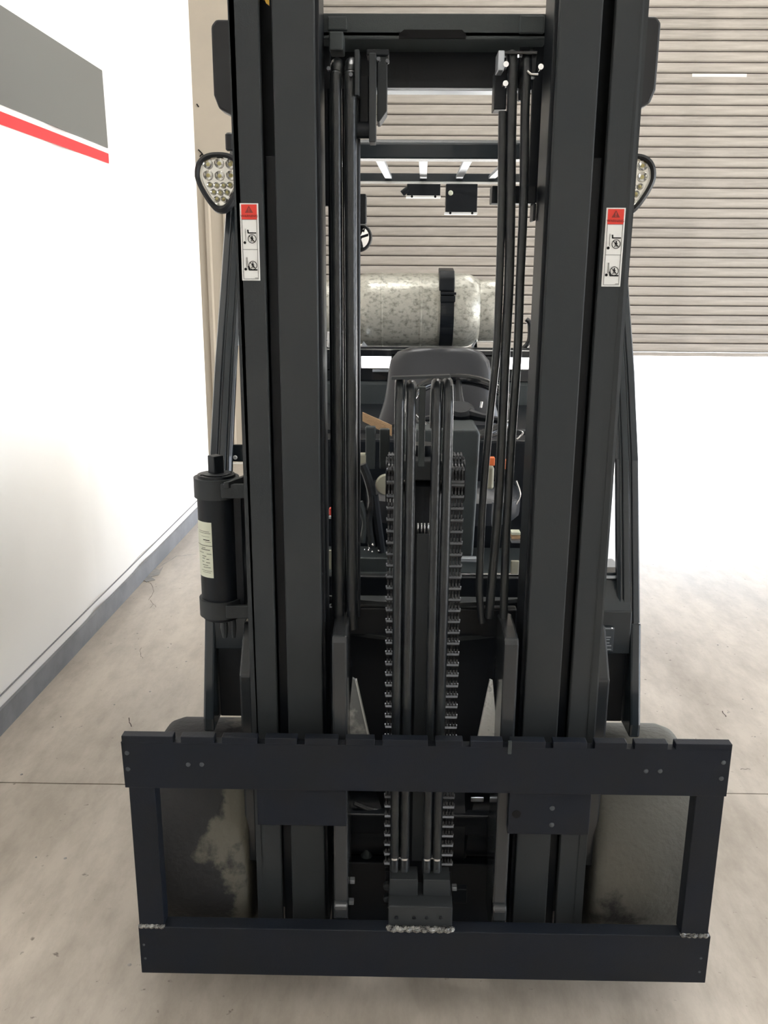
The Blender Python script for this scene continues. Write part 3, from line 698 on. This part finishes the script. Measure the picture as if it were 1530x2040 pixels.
# side mirror housings high behind the mast
for s, (xo, yt, yb) in ((-1, (423, 38, 232)), (1, (1311, 32, 222))):
    Y_ = .62; xa = PX(xo, 130, Y_); zt_, zb2 = PZ(xo, yt, Y_), PZ(xo, yb, Y_); xi = xa-s*.13
    poly = [(xi, zt_), (xa-s*.012, zt_), (xa, zt_-.014), (xa, zb2+.05), (xa-s*.012, zb2+.018), (xa-s*.05, zb2), (xi, zb2)]
    part(MB().prism(poly, 'y', Y_, Y_+.06), 'mirror_housing', 'bezel', .006)
    part(MB().cyl((xi, Y_+.03, zb2+.05), (s*.54, .96, 2.08), .012, 10), 'mirror_arm', 'black')
p = P(455, 283, .7); part(MB().lathe([(-.022, .008), (-.018, .012), (.018, .012), (.022, .008)], (p[0]+.004, .7, p[1]), 'z', 14), 'knob', 'bezel')
# headlights
def headlight(cx_, cz_, s, Y_):
    W, H = .066, .085
    def outline(k, n=48):
        pts = []
        for i in range(n):
            t = 2*math.pi*i/n; x_ = math.cos(t); z_ = math.sin(t)
            wz = 1.0 if z_ > 0 else (1-.48*(-z_)**1.25)
            xx = math.copysign(abs(x_)**.80, x_)*wz; zz = math.copysign(abs(z_)**(.80 if z_ > 0 else 1.0), z_)
            pts.append((xx*W*k, zz*H*(.74 if z_ > 0 else 1.10)*k))
        return pts
    def ring(k, y): return [(cx_+a, Y_+y, cz_+b) for a, b in outline(k)]
    m = MB(); R_ = [ring(.93, .07), ring(1.0, .05), ring(1.03, .012), ring(1.0, -.002), ring(.90, -.006), ring(.82, -.002), ring(.79, .012)]
    n_ = 48; vs = [v for r in R_ for v in r]; fs = [(i*n_+k, i*n_+(k+1) % n_, (i+1)*n_+(k+1) % n_, (i+1)*n_+k) for i in range(len(R_)-1) for k in range(n_)]
    fs += [tuple(range(n_)), tuple(range((len(R_)-1)*n_, len(R_)*n_))]; m.add(vs, fs, True)
    hl = part(m, 'headlight', 'bezel'); hl['label'] = 'black rimmed LED work light'
    MB().loft([ring(.80, .004), ring(.75, .001)]).build('lens', 'lens', hl)
    MB().loft([ring(.79, .0118), ring(.79, .0112)]).build('reflector', 'led', hl)
    cells = [(-.030, .036, .0135), (0, .038, .0135), (.030, .036, .0135), (-.031, .008, .0135), (0, .007, .0135), (.031, .008, .0135),
             (-.027, -.016, .0085), (-.009, -.017, .0085), (.009, -.017, .0085), (.027, -.016, .0085), (-.018, -.034, .0085), (0, -.035, .0085), (.018, -.034, .0085), (-.010, -.051, .0075), (.008, -.051, .0075)]
    for (a, b, r_) in cells:
        a *= 1.02; b = b*1.03-.004
        mm = MB(); mm.cur = 0
        mm.lathe([(.0112, r_*.9), (.0062, r_), (.0060, r_*.93), (.0095, r_*.55), (.0105, r_*.30)], (cx_+a, Y_, cz_+b), 'y', 14)
        mm.cur = 1; mm.lathe([(.0104, r_*.42), (.0085, r_*.36), (.0075, r_*.15)], (cx_+a, Y_, cz_+b), 'y', 10)
        mm.build('led', ['led', 'ledchip'], hl)
    part(MB().box(cx_-s*.0, s*.53, Y_+.05, Y_+.09, cz_-.02, cz_+.02), 'lamp_bracket', 'black', .003)
p = P(436, 352, .80); headlight(p[0], p[1], -1, .80)
p = P(1258, 355, .80); headlight(p[0], p[1], 1, .80)

# warning labels on the outer rails
def warning(xl, xr, yt, yb, cx0, nm):
    Y_ = YF-.0008; zt_, zb2 = PZ(cx0, yt, YF), PZ(cx0, yb, YF); W = xr-xl; H = zt_-zb2; xc = (xl+xr)/2
    o = part(MB().box(xl, xr, Y_-.0007, YF+.0005, zb2, zt_), 'warning_label', 'white', .0006); o['label'] = nm
    y1, y0 = Y_-.0008, Y_-.0014
    zr = zt_-H*.205
    MB().box(xl+W*.08, xr-W*.08, y0, y1, zr, zt_-H*.015).build('red_panel', 'red', o)
    tz = zt_-H*.03; m = MB().prism([(xc-W*.22, tz-H*.092), (xc+W*.22, tz-H*.092), (xc, tz)], 'y', y0-.0006, y0+.0002); m.build('warning_triangle', 'brown', o)
    MB().box(xc-W*.02, xc+W*.02, y0-.001, y0-.0005, tz-H*.065, tz-H*.030).box(xc-W*.02, xc+W*.02, y0-.001, y0-.0005, tz-H*.083, tz-H*.072).build('exclamation_mark', 'red', o)
    text('warning_text', 'WARNING', W*.19, (xc, y0-.0003, zt_-H*.165), (math.pi/2, 0, 0), 'brown', o, .0003, 1.0)
    m = MB(); t_ = W*.016
    zm = zt_-H*.595; zend = zb2+H*.02
    for (a, b, c, d) in ((xl+W*.09, xl+W*.09+t_, zend, zr), (xr-W*.09-t_, xr-W*.09, zend, zr), (xl+W*.09, xr-W*.09, zend, zend+t_), (xl+W*.09, xr-W*.09, zm, zm+t_), (xl+W*.09, xr-W*.09, zr-t_, zr)):
        m.box(a, b, y0, y1, c, d)
    m.build('label_frame', 'ink', o)
    def picto(zc, low):
        m = MB(); xq = xc+W*.12; R = W*.235
        n = 28
        vo = [(xq+R*math.cos(2*math.pi*i/n), zc+R*math.sin(2*math.pi*i/n)) for i in range(n)]
        vi = [(xq+R*.86*math.cos(2*math.pi*i/n), zc+R*.86*math.sin(2*math.pi*i/n)) for i in range(n)]
        vs = [(a, y0, b) for a, b in vo]+[(a, y0, b) for a, b in vi]+[(a, y1, b) for a, b in vo]+[(a, y1, b) for a, b in vi]
        fs = []
        for i in range(n):
            j = (i+1) % n; fs += [(i, j, n+j, n+i), (2*n+i, 2*n+j, j, i), (3*n+i, n+i, n+j, 3*n+j)]
        m.add(vs, fs)
        def bar(x0, z0, x1, z1, w):
            dx, dz = x1-x0, z1-z0; L = math.hypot(dx, dz); nx, nz = -dz/L*w/2, dx/L*w/2
            m.prism([(x0+nx, z0+nz), (x0-nx, z0-nz), (x1-nx, z1-nz), (x1+nx, z1+nz)], 'y', y0-.0002, y1)
        k = R*.68; bar(xq-k, zc+k, xq+k, zc-k, W*.03)
        # walking person inside the ring
        m.lathe([(y0-.0002-Y_, R*.15), (0, R*.15)], (xq, Y_, zc+R*.55), 'y', 10)
        bar(xq, zc+R*.40, xq-R*.02, zc-.08*R, R*.30); bar(xq, zc, xq-R*.30, zc-R*.65, R*.16); bar(xq, zc, xq+R*.28, zc-R*.62, R*.16)
        bar(xq, zc+R*.3, xq-R*.38, zc, R*.12); bar(xq, zc+R*.3, xq+R*.35, zc+R*.02, R*.12)
        # wheel dot, fork, mast line
        m.lathe([(y0-Y_, W*.075), (0, W*.075)], (xl+W*.22, Y_, zc-R*.85), 'y', 14)
        if not low:
            bar(xq+W*.23, zc+R*1.30, xq-W*.20, zc+R*1.30, W*.06); bar(xq-W*.20, zc+R*1.2, xq-W*.22, zc+R*2.0, W*.07)
            bar(xl+W*.28, zc-R*.5, xl+W*.26, zc+R*2.2, W*.012)
        else:
            bar(xq+W*.24, zc-R*1.0, xq-W*.22, zc-R*1.0, W*.07); bar(xq-W*.20, zc-R*1.0, xq-W*.23, zc-R*.1, W*.08)
            bar(xl+W*.28, zc-R*.5, xl+W*.27, zc+R*1.8, W*.012); bar(xl+W*.33, zc-R*.5, xl+W*.32, zc+R*1.8, W*.012)
        m.build('pictogram', 'ink', o)
    picto(zt_-H*.455, False); picto(zt_-H*.80, True)
    MB().box(xr-W*.28, xr-W*.12, y0, y1, zend+H*.012, zend+H*.017).build('print_line', 'ink', o)
warning(PX(480, 480, YF), PX(516.5, 480, YF), 405, 559, 498, 'white warning sticker with red heading on the left rail')
warning(PX(1203, 492, YF), PX(1241, 492, YF), 414, 571, 1221, 'white warning sticker with red heading on the right rail')
# yellow arrow sticker high in the left gap
a = P(520, 0, YF+.028); b = P(537, 12, YF+.028)
part(MB().prism([(a[0], a[1]+.03), (b[0], a[1]+.03), (b[0], b[1]), (b[0]-.006, b[1]+.004), (b[0]-.009, b[1]+.010), (a[0], b[1]+.012)], 'y', YF+.025, YF+.0295), 'yellow_sticker', 'yellow')

# hydraulic accumulator bolted to the left rail
fx = PX(433, 1100, .21); fy = .235; fr = .0465
z_t = PZ(433, 944, .235); z_b = PZ(433, 1240, .20)
fo = part(MB().lathe([(0, .038), (.004, .045), (.02, fr), (z_t-z_b-.03, fr), (z_t-z_b-.012, fr*.99), (z_t-z_b, fr*.93), (z_t-z_b, .010)], (fx, fy, z_b), 'z', 48), 'accumulator', 'black')
fo['label'] = 'black cylindrical accumulator with a cream label'
def band_(za, zb2, r_): return MB().lathe([(0, r_-.004), (0, r_), (zb2-za, r_), (zb2-za, r_-.004)], (fx, fy, za), 'z', 48)
band_(z_t-.052, z_t-.006, fr+.006).build('clamp_band', 'mast', fo)
band_(z_b+.012, z_b+.055, fr+.006).build('clamp_band', 'mast', fo)
MB().lathe([(0, .030), (.002, .033), (.003, .030)], (fx, fy, z_t), 'z', 40).build('cap_ring', 'mast', fo)
for k in range(4):
    a = k*1.57+.5; MB().lathe([(0, .003), (.0015, .002)], (fx+.036*math.cos(a), fy+.036*math.sin(a), z_t), 'z', 8).build('socket_hole', 'ink', fo)
s_ = .0165; a = math.radians(45)
pp = [(fx+s_*math.cos(a+k*math.pi/2+.25), fy+s_*math.sin(a+k*math.pi/2+.25)) for k in range(4)]
pp = [(fx+.019*math.cos(k*math.pi/2-math.pi/2), fy+.019*math.sin(k*math.pi/2-math.pi/2)) for k in range(4)]
MB().prism(pp, 'z', z_t-.002, z_t+.044).build('square_nut', 'black', fo, bevel=.002)
# label wrapped round the shell
zl0, zl1 = PZ(412, 1150, fy-.04), PZ(412, 1040, fy-.04)
m = MB(); a0, a1 = math.radians(188), math.radians(262); n = 14; vs = []
for i in range(n+1):
    a = a0+(a1-a0)*i/n; vs += [(fx+(fr+.0007)*math.cos(a), fy+(fr+.0007)*math.sin(a), zl0), (fx+(fr+.0007)*math.cos(a), fy+(fr+.0007)*math.sin(a), zl1)]
m.add(vs, [(2*i, 2*i+2, 2*i+3, 2*i+1) for i in range(n)], True); m.build('cream_label', 'cream', fo)
def arcline(zc, t0, t1, h):
    m = MB(); vs = []; n = 8
    for i in range(n+1):
        a = a0+(a1-a0)*(t0+(t1-t0)*i/n); R = fr+.0012; vs += [(fx+R*math.cos(a), fy+R*math.sin(a), zc), (fx+R*math.cos(a), fy+R*math.sin(a), zc+h)]
    m.add(vs, [(2*i, 2*i+2, 2*i+3, 2*i+1) for i in range(n)], True); m.build('print_line', 'ink', fo)
H = zl1-zl0
arcline(zl0+H*.575, 0, 1, .0012)
for (f_, t0, t1, h) in ((.83, .35, .9, .0009), (.80, .35, .95, .0009), (.74, .5, .9, .0006), (.675, .6, .9, .0018), (.645, .7, .95, .0007), (.53, .5, .7, .0012), (.50, .45, .9, .0014), (.44, .3, .6, .0009), (.43, .75, .95, .001),
                        (.38, .5, .72, .0012), (.34, .5, .65, .0012), (.33, .72, .85, .0012), (.28, .48, .6, .0012), (.27, .7, .88, .0012), (.22, .5, .8, .0010), (.18, .55, .9, .0010), (.12, .4, .95, .0008), (.09, .5, .9, .0008)):
    arcline(zl0+H*f_, t0, t1, h)
# mounting brackets and fittings below
for (zz, zz2) in ((z_t-.045, z_t-.012), (z_b+.018, z_b+.05)):
    part(MB().box(fx+.02, -.40, fy-.055, fy-.043, zz, zz2).box(fx+.03, -.40, fy-.043, fy+.03, zz, zz+.01), 'clamp_bracket', 'mast', .002)
part(MB().hexa([(fx+.028, fy-.060, z_t-.020), (fx+.040, fy-.060, z_t-.020), (-.395, fy+.02, z_t-.02), (-.407, fy+.02, z_t-.02)], [(fx+.028, fy-.060, z_t-.006), (fx+.040, fy-.060, z_t-.006), (-.395, fy+.02, z_t+.002), (-.407, fy+.02, z_t+.002)]), 'clamp_strap', 'mast', .001)
part(MB().box(fx+.036, fx+.06, fy-.02, fy+.03, z_b+.03, z_t-.03), 'back_rail', 'black', .002)
for dx, r_ in ((.008, .008), (.030, .006)):
    part(MB().tube([(fx+dx, fy-.02, z_b+.005), (fx+dx, fy-.02, z_b-.02), (fx+dx, fy-.02, z_b-.045)], r_, 8, rs=[r_, r_*1.2, r_*.7]), 'port_fitting', 'mast')

# cab: floor plate, cowl, steering wheel, seat, hood
part(MB().box(-.54, .56, .44, 1.15, .80, .83), 'floor_plate', 'dash', .003)
plate('kick_panel', 716, 772, 1112, 1140, .46, .01, 'dash', .003)
plate('kick_panel', 918, 950, 1112, 1120, .45, .02, 'silver', .002)
plate('kick_panel', 655, 672, 1097, 1135, .46, .01, 'beigepl', .002)
plate('kick_panel', 1018, 1034, 1118, 1145, .46, .01, 'beigepl', .002)
plate('scuff_bar', 918, 1040, 1144, 1148, .42, .01, 'chrome', .001)
Yc = .62
q = [P(a, b, Yc) for a, b in ((870, 1112), (942, 1112), (950, 990), (957, 866), (953, 856), (800, 856), (790, 1112))]
part(MB().prism(q, 'y', Yc, Yc+.22), 'steering_cowl', 'dash', .008, seg=3)
# left of column: levers, pedals
plate('pedal_arm', 728, 748, 850, 935, .66, .02, 'dash', .004)
plate('pedal_arm', 756, 776, 855, 935, .70, .02, 'dash', .004)
plate('pedal_pad', 716, 730, 905, 930, .66, .03, 'beigepl', .004)
p = P(770, 966, .55); part(MB().lathe([(-.006, .012), (-.004, .026), (.004, .03), (.012, .02)], (p[0], .55, p[1]), 'y', 28), 'cream_knob', 'beigepl').scale = (1, 1, 1)
for (l, r_, mt) in (([(722, 925), (735, 960), (742, 1000), (735, 1040), (742, 1090)], .012, 'rubber'), ([(716, 1000), (728, 1040), (722, 1080)], .010, 'dash'), ([(745, 985), (752, 1040), (760, 1100)], .012, 'black'),
                    ([(985, 1000), (983, 1040), (988, 1060)], .006, 'silver'), ([(1030, 858), (1042, 862), (1030, 875)], .0022, 'chrome'), ([(1028, 958), (1036, 985), (1028, 1004)], .003, 'chrome'), ([(960, 800), (958, 812)], .003, 'chrome')):
    part(MB().tube(smooth(pts_px(l, .56)), r_, 8), 'control_lever', mt)
for (px, py, r_) in ((743, 1085, .0035), (735, 1096, .003), (742, 1099, .0025), (736, 1092, .002), (755, 1097, .0028), (727, 1095, .002)):
    p = P(px, py, .48); part(MB().lathe([(-.004, r_*.5), (0, r_)], (p[0], .48, p[1]), 'y', 8), 'screw_head', 'chrome')
plate('red_knob', 655, 669, 1013, 1028, .50, .02, 'redpl', .004)
plate('white_tag', 655, 669, 1028, 1034, .49, .005, 'white', .001)
for k in range(4): plate('vent_rib', 660, 669, 1048+k*8, 1051+k*8, .50, .004, 'silver', .0005)
for k, mt in enumerate(('cream', 'tan', 'silver')): plate('document_edge', 1019, 1037, 1061+k*8, 1066+k*8, .52, .03, mt, .0005)
plate('orange_latch', 969, 986, 912, 928, .60, .02, 'orange', .002)
plate('orange_latch', 1003, 1011, 917, 935, .60, .02, 'orange', .002)
plate('arm_block', 966, 984, 930, 975, .66, .05, 'beigepl', .006)
# steering wheel
p = P(918, 812, .80); wc = Vector((p[0], .82, p[1])); tl = math.radians(26); R = .15
ux = Vector((1, 0, 0)); uy = Vector((0, math.cos(tl), math.sin(tl))); nz_ = ux.cross(uy)
pts = [wc+ux*(R*math.cos(2*math.pi*k/40))+uy*(R*math.sin(2*math.pi*k/40)) for k in range(41)]
sw = part(MB().tube(pts, .016, 12, caps=False), 'steering_wheel', 'gloss')
for a in (math.radians(90), math.radians(210), math.radians(330)):
    e = wc+ux*(R*math.cos(a))+uy*(R*math.sin(a)); MB().tube([wc-nz_*.02, wc-nz_*.012+(e-wc)*.5, e], .012, 8, rs=[.02, .012, .009]).build('spoke', 'black', sw)
MB().tube([wc-nz_*.05, wc-nz_*.03, wc-nz_*.008, wc], .03, 20, rs=[.025, .042, .042, .030]).build('hub', 'black', sw)
MB().tube([wc-nz_*.04, wc-nz_*.28], .022, 12).build('column', 'black', sw)
# seat
sx = PX(878, 740, 1.45); zt_ = PZ(880, 694, 1.45)
def srow(z, hw, y0, th, n=28, e=.45):
    r = []
    for k in range(n):
        t = 2*math.pi*k/n; c, s = math.cos(t), math.sin(t)
        r.append((sx+hw*math.copysign(abs(c)**e, c), y0+th*.5+th*.5*math.copysign(abs(s)**e, s), z))
    return r
rows = []
for (dz, hw, y0, th) in ((0, .06, 1.52, .05), (-.006, .115, 1.50, .08), (-.022, .158, 1.49, .10), (-.050, .182, 1.48, .11), (-.09, .190, 1.46, .12), (-.15, .196, 1.44, .13), (-.20, .205, 1.43, .14), (-.26, .225, 1.42, .15), (-.34, .25, 1.40, .16), (-.46, .26, 1.38, .17)):
    rows.append(srow(zt_+dz, hw, y0, th))
st = part(MB().loft(rows[::-1]), 'seat', 'seat'); st['label'] = 'black vinyl operator seat'
MB().loft([srow(zt_-.53, .24, .98, .5), srow(zt_-.51, .26, .97, .52), srow(zt_-.45, .26, .96, .52), srow(zt_-.43, .23, .99, .48)]).build('seat_cushion', 'seat', st)
# seat belt, tan
a, b = P(722, 829, 1.30), P(781, 852, 1.30)
m = MB().hexa([(a[0], 1.30, a[1]-.018), (a[0], 1.306, a[1]-.018), (b[0], 1.246, b[1]-.020), (b[0], 1.24, b[1]-.020)][::1], [(a[0], 1.30, a[1]+.014), (a[0], 1.306, a[1]+.014), (b[0], 1.246, b[1]+.018), (b[0], 1.24, b[1]+.018)])
o = part(m, 'seat_belt', 'tan'); o['label'] = 'tan webbing seat belt'
# hood and rear
part(MB().box(-.52, .56, 1.20, 1.32, .40, PZ(760, 870, 1.25)), 'hood_front', 'black', .01)
part(MB().box(-.50, .54, 1.32, 2.6, .30, PZ(760, 830, 1.6)), 'engine_hood', 'black', .02)
Yr = 1.95
part(MB().box(-.48, .52, Yr, Yr+.45, .9, PZ(760, 757, Yr)), 'counterweight', 'dash', .02)
# tank cradle with see-through slots
def strip(x0, x1, y0, y1, Y_=Yr, th=.03, mt='gloss'): plate('tank_cradle', x0, x1, y0, y1, Y_, th, mt, .004)
strip(640, 1064, 692, 711); strip(640, 1064, 735, 760); strip(640, 720, 705, 740); strip(779, 998, 705, 740)
plate('cradle_rail', 640, 1064, 696, 699, Yr-.01, .01, 'chrome', .001)
plate('cradle_rail', 742, 785, 736, 741, Yr-.01, .01, 'silver', .001)
m = MB().tube(smooth(pts_px([(1048, 636), (1055, 645), (1055, 675), (1047, 690), (1035, 698)], 2.0)), .010, 10)
part(m, 'grab_handle', 'gloss')
plate('latch_lever', 652, 658, 660, 700, 1.95, .03, 'chrome', .003)
for (x0, x1) in ((716, 732), (940, 955)):
    a, b = P(x0, 690, 2.0), P(x1, 690, 2.0)
    part(MB().prism([(a[0], a[1]-.012), (b[0], a[1]-.012), ((a[0] if x0 > 800 else b[0]), a[1]+.0), (((a[0]+b[0])/2), a[1]+.02)], 'y', 1.98, 2.03), 'cradle_wedge', 'silver', .001)
# tank strap
p = P(880, 620, 2.1); 
TR = .157; TY = 2.16; TZ = PZ(850, 619, TY-.02); xs0 = PX(877, 640, TY-TR); xs1 = PX(904, 640, TY-TR)
m = MB().lathe([(0, TR+.0005), (0, TR+.006), (xs1-xs0, TR+.006), (xs1-xs0, TR+.0005)], (xs0, TY, TZ), 'x', 56)
o = part(m, 'tank_strap', 'gloss')
MB().prism([(TY-.145, TZ+.085), (TY-.140, TZ+.135), (TY-.105, TZ+TR+.010), (TY-.02, TZ+TR+.022), (TY-.02, TZ+TR-.01), (TY-.125, TZ+.085)], 'x', xs0-.006, xs1+.001).build('strap_buckle', 'black', o, bevel=.004)
MB().box(xs0-.001, xs1+.007, TY-TR-.004, TY-TR+.03, TZ+.070, TZ+.080).build('strap_clasp', 'black', o, bevel=.001)
MB().box(xs0-.001, xs1+.004, TY-TR-.007, TY-TR+.03, TZ+.040, TZ+.066).build('strap_hinge', 'black', o, bevel=.003)

# ---------------------------------------------------------------- propane tank
T = empty('propane_tank', (0, 0, 0), 'scratched silver propane cylinder lying across the back of the forklift', 'gas tank')
xb0, xb1 = PX(698, 620, TY-.1), PX(962, 620, TY-.1); L = xb1-xb0
prof = [(0, .09), (.012, .125), (.035, .146), (.065, TR-.001), (.085, TR), (L*.52, TR), (L*.522, TR+.0015), (L*.535, TR+.0015), (L*.537, TR), (L-.085, TR), (L-.055, TR-.003), (L-.028, .142), (L-.012, .13), (L, .10)]
b = MB().lathe(prof, (xb0, TY, TZ), 'x', 64).build('cylinder_body', 'tank', T)
for f_ in (.23, ): MB().lathe([(0, TR), (.001, TR+.0012), (.008, TR+.0012), (.009, TR)], (xb0+L*f_, TY, TZ), 'x', 64).build('weld_seam', 'tank', b)
MB().lathe([(-.015, .126), (-.012, .131), (.070, .131), (.076, .128), (.076, .122), (.0, .122)], (xb1, TY, TZ), 'x', 56).build('foot_ring', 'tank', T)
MB().lathe([(.015, .122), (-.06, .126), (-.17, .128), (-.18, .124), (-.18, .118), (.0, .118)], (xb0, TY, TZ), 'x', 56).build('valve_collar', 'tank', T)
